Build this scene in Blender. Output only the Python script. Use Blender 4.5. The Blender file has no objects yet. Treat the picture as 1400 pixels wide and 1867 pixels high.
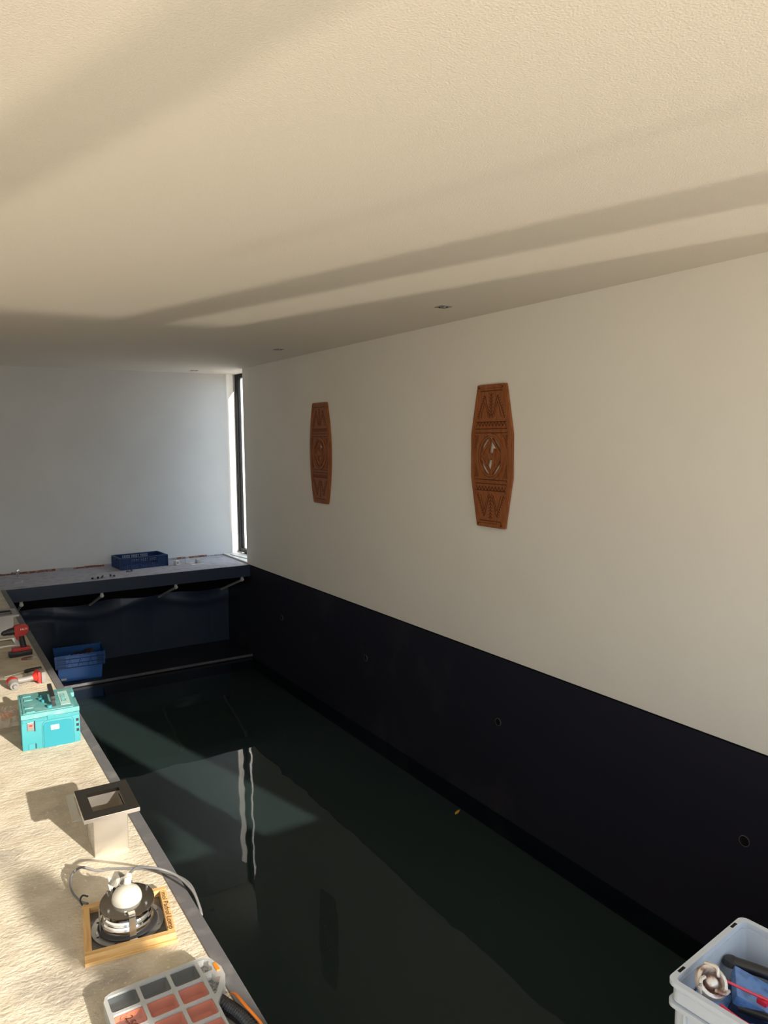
import bpy, bmesh, math, random
from math import sin, cos, pi, radians
from mathutils import Vector, Matrix

random.seed(7)
sc = bpy.context.scene
COL = sc.collection

# ------------------------------------------------------------------ camera
F_PX, YAW, PITCH, ROLL, EYE = 1340.0, 0.5644, 0.1007, -0.0076, 1.72
cam_d = bpy.data.cameras.new('camera'); cam = bpy.data.objects.new('camera', cam_d); COL.objects.link(cam)
cam_d.sensor_fit = 'HORIZONTAL'; cam_d.sensor_width = 36.0; cam_d.lens = F_PX / 1400.0 * 36.0
cam_d.clip_start = 0.02; cam_d.clip_end = 200
fw = Vector((sin(YAW) * cos(PITCH), cos(YAW) * cos(PITCH), -sin(PITCH)))
rt = Vector((cos(YAW), -sin(YAW), 0)); up = rt.cross(fw)
rt, up = cos(ROLL) * rt + sin(ROLL) * up, -sin(ROLL) * rt + cos(ROLL) * up
M = Matrix((rt, up, -fw)).transposed().to_4x4(); M.translation = (0, 0, EYE)
cam.matrix_world = M
sc.camera = cam

# ------------------------------------------------------------------ world, sun, exposure
SUN_E, SUN_UP, WORLD = 10.6, 1.35, 1.0
SKY_TOP, SKY_HOR, GROUND = (0.60, 0.78, 1.0), (0.84, 0.92, 1.0), (1.0, 0.85, 0.68)
w = bpy.data.worlds.new('sky'); sc.world = w; w.use_nodes = True
nt = w.node_tree; nt.nodes.clear()
tc = nt.nodes.new('ShaderNodeTexCoord'); sx = nt.nodes.new('ShaderNodeSeparateXYZ')
mr = nt.nodes.new('ShaderNodeMapRange'); mr.inputs[1].default_value = -1; mr.inputs[2].default_value = 1
cr = nt.nodes.new('ShaderNodeValToRGB'); bg = nt.nodes.new('ShaderNodeBackground'); ou = nt.nodes.new('ShaderNodeOutputWorld')
nt.links.new(tc.outputs['Generated'], sx.inputs[0]); nt.links.new(sx.outputs[2], mr.inputs[0])
nt.links.new(mr.outputs[0], cr.inputs[0]); nt.links.new(cr.outputs[0], bg.inputs[0]); nt.links.new(bg.outputs[0], ou.inputs[0])
el = cr.color_ramp.elements
GS, SS = 1.72, 2.2
el[0].position = 0.0; el[0].color = (GROUND[0] * GS, GROUND[1] * GS, GROUND[2] * GS, 1)
el[1].position = 1.0; el[1].color = (SKY_TOP[0] * SS, SKY_TOP[1] * SS, SKY_TOP[2] * SS, 1)
for pos, c, k in ((0.46, GROUND, GS), (0.50, SKY_HOR, SS)):
    e = el.new(pos); e.color = (c[0] * k, c[1] * k, c[2] * k, 1)
# the sky is more open on the side of the slit window (+x) than beyond the glazed end
az = nt.nodes.new('ShaderNodeMapRange'); az.inputs[1].default_value = 0.35; az.inputs[2].default_value = 0.9
az.inputs[3].default_value = WORLD; az.inputs[4].default_value = WORLD * 2.2
nt.links.new(sx.outputs[0], az.inputs[0]); nt.links.new(az.outputs[0], bg.inputs[1])
cr2 = nt.nodes.new('ShaderNodeValToRGB'); e2 = cr2.color_ramp.elements
e2[0].position = 0.44; e2[0].color = (0.75, 0.78, 0.80, 1); e2[1].position = 0.56; e2[1].color = (0.66 * SS, 0.86 * SS, 1.0 * SS, 1)
az2 = nt.nodes.new('ShaderNodeMapRange'); az2.inputs[1].default_value = 0.3; az2.inputs[2].default_value = 0.8
mxw = nt.nodes.new('ShaderNodeMix'); mxw.data_type = 'RGBA'
nt.links.new(mr.outputs[0], cr2.inputs[0]); nt.links.new(sx.outputs[0], az2.inputs[0]); nt.links.new(az2.outputs[0], mxw.inputs[0])
nt.links.new(cr.outputs[0], mxw.inputs[6]); nt.links.new(cr2.outputs[0], mxw.inputs[7]); nt.links.new(mxw.outputs[2], bg.inputs[0])

def sun(name, d, e, col, ang):
    l = bpy.data.lights.new(name, 'SUN'); l.energy = e; l.color = col; l.angle = radians(ang)
    o = bpy.data.objects.new(name, l); COL.objects.link(o)
    o.rotation_euler = Vector(d).to_track_quat('-Z', 'Y').to_euler(); o.location = (3, -8, 4)
    return o
sun('sun', (-0.14, 0.555, -0.200), SUN_E, (1.0, 0.90, 0.76), 0.6)
# added upward lamp for the ceiling streaks; stands for sun reflected outside
sun('sun_up_added', (-0.155, 0.555, 0.205), SUN_UP, (1.0, 0.88, 0.70), 1.3)

vs = sc.view_settings
vs.view_transform = 'Standard'; vs.look = 'None'; vs.gamma = 1.0; vs.use_curve_mapping = False; vs.exposure = 0.12
sc.cycles.use_denoising = True
sc.cycles.max_bounces = 10; sc.cycles.diffuse_bounces = 7; sc.cycles.glossy_bounces = 5
sc.cycles.sample_clamp_indirect = 6.0
sc.cycles.caustics_reflective = True; sc.cycles.blur_glossy = 0.5

# dimensions of the room (metres, eye above origin)
WX, CZ, YL, YF = 3.769, 2.659, 9.407, 10.458     # right wall, ceiling, ledge front, far wall
PX, WZ, BZ, PY = 0.773, -1.29, -1.25, 1.22       # pool left edge, water, bench, pool near edge
YN, XL = -1.0, -1.3                              # glazed near end, left wall

def portal(name, loc, d, sx_, sy_):
    l = bpy.data.lights.new(name, 'AREA'); l.shape = 'RECTANGLE'; l.size = sx_; l.size_y = sy_
    l.cycles.is_portal = True
    o = bpy.data.objects.new(name, l); COL.objects.link(o); o.location = loc
    o.rotation_euler = Vector(d).to_track_quat('-Z', 'Y').to_euler()
portal('portal_near', (1.55, YN - 0.02, 1.26), (0, 1, 0), 5.8, 2.5)
portal('portal_slit', (4.16, 9.98, 1.33), (-1, 0, 0), 0.95, 2.6)

# ------------------------------------------------------------------ materials
def mat(name, col=(0.5, 0.5, 0.5), rough=0.5, metal=0.0, spec=0.5, noise=None, bump=None, coat=0.0, stretch=None, trans=None, detail=6):
    """noise=(scale, colour2, lo, hi) mixes a second colour; bump=(scale, strength, distance)"""
    m = bpy.data.materials.new(name); m.use_nodes = True; t = m.node_tree; b = t.nodes['Principled BSDF']
    b.inputs['Base Color'].default_value = (*col, 1); b.inputs['Roughness'].default_value = rough
    b.inputs['Metallic'].default_value = metal; b.inputs['Specular IOR Level'].default_value = spec
    b.inputs['Coat Weight'].default_value = coat
    co = t.nodes.new('ShaderNodeTexCoord'); mp = t.nodes.new('ShaderNodeMapping')
    t.links.new(co.outputs['Object'], mp.inputs[0])
    if stretch: mp.inputs['Scale'].default_value = stretch
    if noise:
        n = t.nodes.new('ShaderNodeTexNoise'); n.inputs['Scale'].default_value = noise[0]; n.inputs['Detail'].default_value = detail
        t.links.new(mp.outputs[0], n.inputs[0])
        r = t.nodes.new('ShaderNodeMapRange'); r.inputs[1].default_value = noise[2]; r.inputs[2].default_value = noise[3]
        mx = t.nodes.new('ShaderNodeMix'); mx.data_type = 'RGBA'
        mx.inputs[6].default_value = (*col, 1); mx.inputs[7].default_value = (*noise[1], 1)
        t.links.new(n.outputs[0], r.inputs[0]); t.links.new(r.outputs[0], mx.inputs[0]); t.links.new(mx.outputs[2], b.inputs['Base Color'])
    if bump:
        n2 = t.nodes.new('ShaderNodeTexNoise'); n2.inputs['Scale'].default_value = bump[0]; n2.inputs['Detail'].default_value = detail
        t.links.new(mp.outputs[0], n2.inputs[0])
        bp = t.nodes.new('ShaderNodeBump'); bp.inputs['Strength'].default_value = bump[1]; bp.inputs['Distance'].default_value = bump[2]
        t.links.new(n2.outputs[0], bp.inputs['Height']); t.links.new(bp.outputs[0], b.inputs['Normal'])
    if trans is not None:                                 # thin see-through sheet
        tr = t.nodes.new('ShaderNodeBsdfTransparent'); mxs = t.nodes.new('ShaderNodeMixShader')
        out = t.nodes['Material Output']; mxs.inputs[0].default_value = trans
        t.links.new(b.outputs[0], mxs.inputs[1]); t.links.new(tr.outputs[0], mxs.inputs[2]); t.links.new(mxs.outputs[0], out.inputs[0])
    return m

MT = {}
MT['plaster'] = mat('white wall plaster', (0.82, 0.80, 0.75), 0.75, spec=0.2, bump=(260, 0.06, 0.002), noise=(1.2, (0.80, 0.78, 0.73), 0.4, 0.6))
MT['ceiling'] = mat('fine ceiling stucco', (0.80, 0.75, 0.675), 0.85, spec=0.15, bump=(150, 0.5, 0.004), detail=2)
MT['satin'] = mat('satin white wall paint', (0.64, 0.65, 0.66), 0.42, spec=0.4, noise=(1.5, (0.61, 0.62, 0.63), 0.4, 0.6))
MT['liner'] = mat('black pool liner', (0.017, 0.017, 0.029), 0.42, spec=0.3, noise=(1.7, (0.036, 0.033, 0.040), 0.60, 0.74), bump=(3, 0.1, 0.01))
MT['navy'] = mat('navy liner sheet', (0.030, 0.046, 0.080), 0.34, spec=0.5, bump=(2.5, 0.15, 0.02))
MT['black'] = mat('black trim and recess shade', (0.006, 0.006, 0.008), 0.8, spec=0.1)  # plain black; in the ledge recess it stands for shade
MT['coping'] = mat('grey liner coping', (0.105, 0.105, 0.115), 0.5, spec=0.4, noise=(14, (0.16, 0.16, 0.165), 0.5, 0.75), bump=(60, 0.3, 0.002))
MT['screed_far'] = mat('pale ledge screed', (0.42, 0.40, 0.44), 0.85, spec=0.2, noise=(9, (0.30, 0.29, 0.33), 0.5, 0.7), bump=(45, 0.5, 0.004))
MT['steel'] = mat('brushed stainless steel', (0.74, 0.71, 0.67), 0.30, metal=1.0, bump=(40, 0.15, 0.001), stretch=(1, 1, 12))
MT['steel_top'] = mat('polished stainless plate', (0.26, 0.25, 0.24), 0.18, metal=1.0, bump=(30, 0.08, 0.001), stretch=(12, 1, 1))
MT['chrome'] = mat('chrome', (0.75, 0.77, 0.8), 0.07, metal=1.0)
MT['grey_metal'] = mat('dull grey metal', (0.32, 0.32, 0.32), 0.35, metal=0.8)
MT['galv'] = mat('galvanised rod', (0.55, 0.54, 0.52), 0.45, metal=0.3)
MT['hole'] = mat('dark opening', (0.01, 0.01, 0.01), 0.9, spec=0.1)
MT['carved'] = mat('carved brown wood', (0.33, 0.115, 0.036), 0.5, spec=0.35, noise=(7, (0.22, 0.068, 0.020), 0.35, 0.7), bump=(30, 0.3, 0.003), stretch=(1, 8, 1.2))
MT['carved_dark'] = mat('carved wood groove shade', (0.12, 0.035, 0.012), 0.7, spec=0.2)  # groove shade put into the colour of the thin strips
MT['pine'] = mat('pale pine batten', (0.62, 0.40, 0.17), 0.6, spec=0.3, noise=(6, (0.48, 0.27, 0.10), 0.45, 0.65), bump=(30, 0.2, 0.002), stretch=(1, 14, 14))
MT['pine_y'] = mat('pale pine batten lengthwise', (0.62, 0.40, 0.17), 0.6, spec=0.3, noise=(6, (0.48, 0.27, 0.10), 0.45, 0.65), bump=(30, 0.2, 0.002), stretch=(14, 1, 14))
MT['ply'] = mat('grey painted board', (0.09, 0.088, 0.085), 0.45)
MT['white_plastic'] = mat('cream white plastic', (0.50, 0.49, 0.44), 0.35)
MT['teal'] = mat('turquoise plastic', (0.030, 0.205, 0.24), 0.42, noise=(6, (0.036, 0.225, 0.26), 0.4, 0.7))
MT['teal_panel'] = mat('smooth turquoise panel', (0.014, 0.180, 0.23), 0.35)
MT['teal_lid'] = mat('dusty turquoise lid', (0.075, 0.25, 0.26), 0.6, noise=(18, (0.17, 0.31, 0.30), 0.5, 0.75))
MT['teal_pale'] = mat('pale embossed turquoise', (0.33, 0.50, 0.48), 0.6)
MT['rubber'] = mat('black rubber plastic', (0.015, 0.015, 0.017), 0.4)
MT['grey_rubber'] = mat('grey rubber cable', (0.12, 0.12, 0.125), 0.5)
MT['red'] = mat('red tool plastic', (0.42, 0.018, 0.014), 0.4)
MT['tool_grey'] = mat('grey tool rubber', (0.16, 0.155, 0.15), 0.55)
MT['blue'] = mat('blue crate plastic', (0.006, 0.11, 0.42), 0.45)
MT['blue_dark'] = mat('dark blue lattice plastic', (0.004, 0.032, 0.13), 0.5)
MT['blue_pack'] = mat('blue packaging film', (0.10, 0.22, 0.50), 0.35, noise=(30, (0.05, 0.09, 0.24), 0.5, 0.7), bump=(20, 0.5, 0.01))
MT['box_grey'] = mat('light grey box plastic', (0.48, 0.53, 0.60), 0.4, bump=(8, 0.05, 0.003))
MT['white'] = mat('white paint', (0.75, 0.75, 0.73), 0.5)
MT['orange'] = mat('orange plastic', (0.80, 0.22, 0.02), 0.4)
MT['bin_orange'] = mat('orange storage bin', (0.62, 0.155, 0.07), 0.45)
MT['bin_dark'] = mat('slate storage bin', (0.035, 0.048, 0.06), 0.4)
MT['frost'] = mat('frosted clear plastic', (0.50, 0.52, 0.53), 0.3, trans=0.35)
MT['lid_clear'] = mat('clear lid film', (0.55, 0.57, 0.58), 0.12, trans=0.92)
MT['bag'] = mat('crumpled clear bag', (0.75, 0.72, 0.66), 0.2, trans=0.60, bump=(14, 1.0, 0.02))
MT['marker'] = mat('black marker ink', (0.04, 0.02, 0.012), 0.6)
MT['screws'] = mat('loose zinc screws', (0.42, 0.43, 0.44), 0.4, metal=0.5, noise=(120, (0.12, 0.13, 0.14), 0.45, 0.55), bump=(120, 1.0, 0.01))
MT['frame_black'] = mat('black window frame', (0.006, 0.006, 0.007), 0.5, spec=0.2)
MT['glass'] = mat('window glass', (0.8, 0.85, 0.85), 0.02, trans=0.92)
MT['brick'] = mat('reddish raw masonry joint', (0.22, 0.075, 0.045), 0.9, noise=(25, (0.30, 0.26, 0.24), 0.5, 0.6), bump=(40, 1, 0.01))
MT['leaf'] = mat('yellow leaf', (0.55, 0.33, 0.03), 0.6)
MT['bush'] = mat('green shrub leaves', (0.05, 0.09, 0.03), 0.6)
MT['bark'] = mat('shrub bark', (0.10, 0.07, 0.05), 0.8)
MT['brush'] = mat('dirty wire brush', (0.60, 0.55, 0.50), 0.4, metal=0.4, noise=(28, (0.22, 0.12, 0.10), 0.5, 0.62), bump=(50, 0.5, 0.004))
MT['strap'] = mat('red strap', (0.55, 0.02, 0.05), 0.4)

def deck_mat():
    m = mat('rough floor screed', (0.56, 0.50, 0.40), 0.9, spec=0.15)
    t = m.node_tree; b = t.nodes['Principled BSDF']; co = t.nodes.new('ShaderNodeTexCoord')
    def noise(scale, detail, sc3=None, rough=0.55):
        mp = t.nodes.new('ShaderNodeMapping'); t.links.new(co.outputs['Object'], mp.inputs[0])
        if sc3: mp.inputs['Scale'].default_value = sc3
        n = t.nodes.new('ShaderNodeTexNoise'); n.inputs['Scale'].default_value = scale; n.inputs['Detail'].default_value = detail
        n.inputs['Roughness'].default_value = rough
        t.links.new(mp.outputs[0], n.inputs[0]); return n.outputs[0]
    def mix(a, bcol, fac_src, lo, hi):
        r = t.nodes.new('ShaderNodeMapRange'); r.inputs[1].default_value = lo; r.inputs[2].default_value = hi
        t.links.new(fac_src, r.inputs[0]); mx = t.nodes.new('ShaderNodeMix'); mx.data_type = 'RGBA'
        t.links.new(r.outputs[0], mx.inputs[0])
        if isinstance(a, tuple): mx.inputs[6].default_value = (*a, 1)
        else: t.links.new(a, mx.inputs[6])
        mx.inputs[7].default_value = (*bcol, 1); return mx.outputs[2]
    c = mix((0.58, 0.53, 0.44), (0.49, 0.44, 0.35), noise(7, 8), 0.40, 0.62)
    c = mix(c, (0.34, 0.31, 0.27), noise(2.4, 6), 0.53, 0.68)
    c = mix(c, (0.72, 0.68, 0.58), noise(55, 4), 0.60, 0.75)
    t.links.new(c, b.inputs['Base Color'])
    b1 = t.nodes.new('ShaderNodeBump'); b1.inputs['Strength'].default_value = 0.9; b1.inputs['Distance'].default_value = 0.005
    t.links.new(noise(75, 6), b1.inputs['Height'])
    b2 = t.nodes.new('ShaderNodeBump'); b2.inputs['Strength'].default_value = 0.7; b2.inputs['Distance'].default_value = 0.010
    t.links.new(noise(26, 8, (0.6, 1.4, 1), 0.65), b2.inputs['Height']); t.links.new(b1.outputs[0], b2.inputs['Normal'])
    t.links.new(b2.outputs[0], b.inputs['Normal'])
    return m
MT['deck'] = deck_mat()

def water_mat():
    m = bpy.data.materials.new('clear pool water'); m.use_nodes = True; t = m.node_tree; t.nodes.remove(t.nodes['Principled BSDF'])
    out = t.nodes['Material Output']
    co = t.nodes.new('ShaderNodeTexCoord')
    n = t.nodes.new('ShaderNodeTexNoise'); n.inputs['Scale'].default_value = 2.6; n.inputs['Detail'].default_value = 1.5
    t.links.new(co.outputs['Object'], n.inputs[0])
    bp = t.nodes.new('ShaderNodeBump'); bp.inputs['Strength'].default_value = 0.12; bp.inputs['Distance'].default_value = 0.02
    t.links.new(n.outputs[0], bp.inputs['Height'])
    ge = t.nodes.new('ShaderNodeNewGeometry'); dt = t.nodes.new('ShaderNodeVectorMath'); dt.operation = 'DOT_PRODUCT'
    t.links.new(ge.outputs['Incoming'], dt.inputs[0]); t.links.new(bp.outputs[0], dt.inputs[1])
    def mth(op, a, b=None):
        q = t.nodes.new('ShaderNodeMath'); q.operation = op
        for k, v in enumerate((a, b)):
            if v is None: continue
            if isinstance(v, (int, float)): q.inputs[k].default_value = v
            else: t.links.new(v, q.inputs[k])
        return q.outputs[0]
    fr_ = mth('ADD', mth('MULTIPLY', mth('POWER', mth('SUBTRACT', 1.0, mth('ABSOLUTE', dt.outputs['Value'])), 5.0), 0.976), 0.024)
    gl = t.nodes.new('ShaderNodeBsdfGlossy'); gl.inputs['Roughness'].default_value = 0.0; t.links.new(bp.outputs[0], gl.inputs['Normal'])
    tr = t.nodes.new('ShaderNodeBsdfTransparent'); tr.inputs[0].default_value = (0.50, 0.60, 0.60, 1)
    mx = t.nodes.new('ShaderNodeMixShader'); t.links.new(fr_, mx.inputs[0]); t.links.new(tr.outputs[0], mx.inputs[1]); t.links.new(gl.outputs[0], mx.inputs[2])
    t.links.new(mx.outputs[0], out.inputs[0]); return m
MT['silt'] = mat('dark green silty pool bottom', (0.088, 0.100, 0.100), 0.9, spec=0.0)
MT['water'] = water_mat()

# ------------------------------------------------------------------ mesh helpers
class MB:
    def __init__(s): s.bm = bmesh.new()
    def _add(s, verts, M=None, mi=0):
        fs = set()
        for v in verts:
            if M is not None: v.co = M @ v.co
            for f in v.link_faces: fs.add(f)
        for f in fs: f.material_index = mi
        return verts
    def box(s, x0, y0, z0, x1, y1, z1, mi=0, bev=0.0, M=None, seg=2):
        r = bmesh.ops.create_cube(s.bm, size=1); vs_ = r['verts']
        for v in vs_: v.co = Vector(((x0 + x1) / 2 + v.co.x * (x1 - x0), (y0 + y1) / 2 + v.co.y * (y1 - y0), (z0 + z1) / 2 + v.co.z * (z1 - z0)))
        if bev:
            es = list({e for v in vs_ for e in v.link_edges})
            r2 = bmesh.ops.bevel(s.bm, geom=es, offset=bev, segments=seg, profile=0.7, affect='EDGES')
            vs_ = list({v for f in r2['faces'] for v in f.verts} | {v for v in vs_ if v.is_valid})
        return s._add(vs_, M, mi)
    def cyl(s, p0, p1, r0, r1=None, n=20, mi=0, cap=True):
        p0, p1 = Vector(p0), Vector(p1); d = p1 - p0; r1 = r0 if r1 is None else r1
        q = d.to_track_quat('Z', 'Y').to_matrix().to_4x4(); q.translation = (p0 + p1) / 2
        r = bmesh.ops.create_cone(s.bm, cap_ends=cap, segments=n, radius1=r0, radius2=r1, depth=d.length)
        return s._add(r['verts'], q, mi)
    def lathe(s, prof, c=(0, 0, 0), n=32, mi=0, M=None, sx=1.0, sy=1.0):
        rings = []
        for r, z in prof:
            if r < 1e-6: rings.append([s.bm.verts.new((c[0], c[1], c[2] + z))])
            else: rings.append([s.bm.verts.new((c[0] + sx * r * cos(2 * pi * k / n), c[1] + sy * r * sin(2 * pi * k / n), c[2] + z)) for k in range(n)])
        for a, b in zip(rings, rings[1:]):
            for k in range(n):
                k2 = (k + 1) % n
                if len(a) == 1 and len(b) == 1: continue
                if len(a) == 1: fc = (a[0], b[k], b[k2])
                elif len(b) == 1: fc = (a[k], a[k2], b[0])
                else: fc = (a[k], a[k2], b[k2], b[k])
                f = s.bm.faces.new(fc); f.material_index = mi
        if M is not None:
            for ring in rings:
                for v in ring: v.co = M @ v.co
    def tube(s, pts, r, n=10, mi=0, sub=8, ripple=None, radii=None):
        pts = [Vector(p) for p in pts]; path = []
        if sub > 1:
            P = [pts[0]] + pts + [pts[-1]]
            for i in range(1, len(P) - 2):
                for k in range(sub):
                    u = k / sub; a, b, c, d = P[i - 1], P[i], P[i + 1], P[i + 2]
                    path.append(0.5 * ((2 * b) + (c - a) * u + (2 * a - 5 * b + 4 * c - d) * u * u + (3 * b - a - 3 * c + d) * u ** 3))
            path.append(pts[-1])
        else: path = pts
        rings = []; ref = Vector((0, 0, 1)); L = 0
        for i, p in enumerate(path):
            t = (path[min(i + 1, len(path) - 1)] - path[max(i - 1, 0)]).normalized()
            if i: L += (p - path[i - 1]).length
            if abs(t.dot(ref)) > 0.95: ref = Vector((1, 0, 0)) if abs(t.x) < 0.9 else Vector((0, 1, 0))
            a = t.cross(ref).normalized(); b = t.cross(a)
            rr = r if radii is None else radii[0] + (radii[1] - radii[0]) * i / (len(path) - 1)
            if ripple: rr += ripple[1] * (1 if (i % 2) else -1)
            rings.append([s.bm.verts.new(p + rr * (cos(2 * pi * k / n) * a + sin(2 * pi * k / n) * b)) for k in range(n)])
        for a, b in zip(rings, rings[1:]):
            for k in range(n):
                f = s.bm.faces.new((a[k], a[(k + 1) % n], b[(k + 1) % n], b[k])); f.material_index = mi
        for ring in (rings[0], rings[-1]):
            f = s.bm.faces.new(ring); f.material_index = mi
    def prism(s, outer, z0, z1, holes=(), mi=0, M=None):
        """flat outline (list of xy) with holes, given thickness along z"""
        es, vs_ = [], []
        for loop in [outer] + list(holes):
            vv = [s.bm.verts.new((x, y, z0)) for x, y in loop]; vs_ += vv
            es += [s.bm.edges.new((vv[i], vv[(i + 1) % len(vv)])) for i in range(len(vv))]
        r = bmesh.ops.triangle_fill(s.bm, edges=es, use_beauty=True)
        fs = [g for g in r['geom'] if isinstance(g, bmesh.types.BMFace)]
        ex = bmesh.ops.extrude_face_region(s.bm, geom=fs)
        top = [g for g in ex['geom'] if isinstance(g, bmesh.types.BMVert)]
        for v in top: v.co.z = z1
        return s._add(vs_ + top, M, mi)
    def build(s, name, mats, parent=None, smooth=False, loc=None):
        bmesh.ops.recalc_face_normals(s.bm, faces=s.bm.faces[:])
        me = bpy.data.meshes.new(name); s.bm.to_mesh(me); s.bm.free()
        for m in (mats if isinstance(mats, (list, tuple)) else [mats]): me.materials.append(MT[m] if isinstance(m, str) else m)
        if smooth:
            me.polygons.foreach_set('use_smooth', [True] * len(me.polygons)); me.update()
            try: me.set_sharp_from_angle(angle=radians(smooth if smooth is not True else 35))
            except Exception: pass
        o = bpy.data.objects.new(name, me); COL.objects.link(o)
        if parent is not None: o.parent = parent
        if loc: o.location = loc
        return o

def thing(name, label, cat, loc=(0, 0, 0), rz=0, group=None):
    o = bpy.data.objects.new(name, None); COL.objects.link(o); o.empty_display_size = 0.1
    o.location = loc; o.rotation_euler = (0, 0, rz); return tag(o, label, cat, group)
def tag(o, label, cat, group=None):
    o['label'] = label; o['category'] = cat
    if group: o['group'] = group
    return o
def structure(o): o['kind'] = 'structure'; return o
def dup(root, loc, label, rz=None):
    r = root.copy(); COL.objects.link(r); r.location = loc; r['label'] = label
    if rz is not None: r.rotation_euler = (0, 0, rz)
    for ch in list(root.children):
        c = ch.copy(); COL.objects.link(c); c.parent = r
        for g in ch.children:
            d = g.copy(); COL.objects.link(d); d.parent = c
    return r
def text_mesh(name, body, size, M_, material, parent, depth=0.0006, shear=0.0):
    cu = bpy.data.curves.new(name, 'FONT'); cu.body = body; cu.size = size; cu.extrude = depth; cu.align_x = 'CENTER'; cu.align_y = 'CENTER'; cu.shear = shear
    o = bpy.data.objects.new(name, cu); COL.objects.link(o)
    dg = bpy.context.evaluated_depsgraph_get(); me = bpy.data.meshes.new_from_object(o.evaluated_get(dg))
    bpy.data.objects.remove(o); me.transform(M_); me.name = name; me.materials.clear(); me.materials.append(MT[material])
    t = bpy.data.objects.new(name, me); COL.objects.link(t)
    if parent is not None: t.parent = parent
    return t
def frame_M(origin, xa, ya):
    xa, ya = Vector(xa).normalized(), Vector(ya).normalized(); za = xa.cross(ya)
    m = Matrix((xa, ya, za)).transposed().to_4x4(); m.translation = Vector(origin); return m
def circ(cx, cy, r, n=24, ry=None, a0=0.0):
    ry = r if ry is None else ry
    return [(cx + r * cos(a0 + 2 * pi * k / n), cy + ry * sin(a0 + 2 * pi * k / n)) for k in range(n)]
def rrect(x0, y0, x1, y1, r, n=5):
    out = []
    for cx, cy, a in ((x1 - r, y1 - r, 0), (x0 + r, y1 - r, 90), (x0 + r, y0 + r, 180), (x1 - r, y0 + r, 270)):
        out += [(cx + r * cos(radians(a + 90 * k / n)), cy + r * sin(radians(a + 90 * k / n))) for k in range(n + 1)]
    return out

# ------------------------------------------------------------------ the room
# floor: the screed along the left and at the near end, one slab around the pool
m = MB()
m.box(XL - 0.2, YN - 0.15, -2.4, 0.723, YF + 0.2, 0.0)
m.box(0.723, YN - 0.15, -2.4, 4.7, PY - 0.05, 0.0)
structure(m.build('floor', 'deck'))
m = MB(); m.box(0.72, PY - 0.06, -2.4, 4.2, YF + 0.2, -2.0)
structure(m.build('floor_pool', 'liner'))
# coping strip and pool lining
m = MB()
m.box(0.723, PY, -0.16, PX, YL, 0.004, bev=0.003)
m.box(0.723, PY - 0.05, -0.16, WX, PY, 0.004, bev=0.003)
structure(m.build('trim_1', 'coping'))
m = MB(); m.box(0.7235, PY, -2.0, PX - 0.002, YF + 0.1, -0.158); structure(m.build('wall_pool_left', 'liner'))
m = MB(); m.box(0.7235, PY - 0.05, -2.0, WX, PY - 0.002, -0.158); structure(m.build('wall_pool_near', 'liner'))
m = MB(); m.box(WX, 0.95, -2.0, WX + 0.4, YF + 0.15, 0.0); structure(m.build('wall_pool_right', 'liner'))
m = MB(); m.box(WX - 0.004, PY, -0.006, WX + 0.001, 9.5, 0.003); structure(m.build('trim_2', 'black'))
# white right wall, ends before the corner window at both ends
m = MB(); m.box(WX, 0.95, 0.0, WX + 0.4, 9.5, CZ); structure(m.build('wall_right', 'plaster'))
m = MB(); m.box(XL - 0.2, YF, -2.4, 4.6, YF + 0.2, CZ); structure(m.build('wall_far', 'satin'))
m = MB(); m.box(XL - 0.2, YN - 0.15, 0, XL, YF, CZ); structure(m.build('wall_left', 'plaster'))
m = MB(); m.box(XL - 0.2, YN - 0.15, CZ, 4.75, 1.1, CZ + 0.25); m.box(XL - 0.2, 1.1, CZ, 4.18, YF + 0.2, CZ + 0.25); structure(m.build('ceiling', 'ceiling'))
m = MB(); m.box(4.55, YN - 0.15, 0, 4.75, 0.95, CZ); structure(m.build('wall_side', 'plaster'))
m = MB(); m.box(WX + 0.4, 0.95, 0, 4.75, 1.1, CZ); structure(m.build('wall_return', 'plaster'))
# near end wall: wide opening, header, corner pillar
m = MB()
m.box(XL, YN - 0.15, 2.52, 4.55, YN, CZ)
m.box(3.38, YN - 0.12, 0, 3.76, YN, 2.52)
m.box(4.28, YN - 0.12, 0, 4.55, YN, 2.52)
structure(m.build('wall_near', 'plaster'))

# far pool end: ledge slab with dark fascia, bench under it, draped back sheet
m = MB(); m.box(0.723, YL + 0.006, -0.13, WX + 0.4, YF, 0.0); structure(m.build('floor_ledge', 'screed_far'))
m = MB(); m.box(0.773, YL - 0.012, -0.155, WX, YL + 0.006, 0.002, bev=0.003)
m.box(0.773, YL, -0.158, WX, YF, -0.13)
for k in range(2): m.box(1.02 + 0.9 * k, YL - 0.0135, -0.153, 1.026 + 0.9 * k, YL - 0.011, 0.0)
structure(m.build('trim_3', 'navy'))
m = MB(); m.box(0.773, YL, -2.0, WX, YF, BZ - 0.03); m.box(0.773, YL - 0.012, BZ - 0.032, WX, YF, BZ, bev=0.004)
structure(m.build('wall_bench', 'liner'))
m = MB(); m.box(0.773, YL - 0.018, BZ - 0.030, WX, YL - 0.011, BZ + 0.001); structure(m.build('trim_4', 'coping'))
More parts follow.
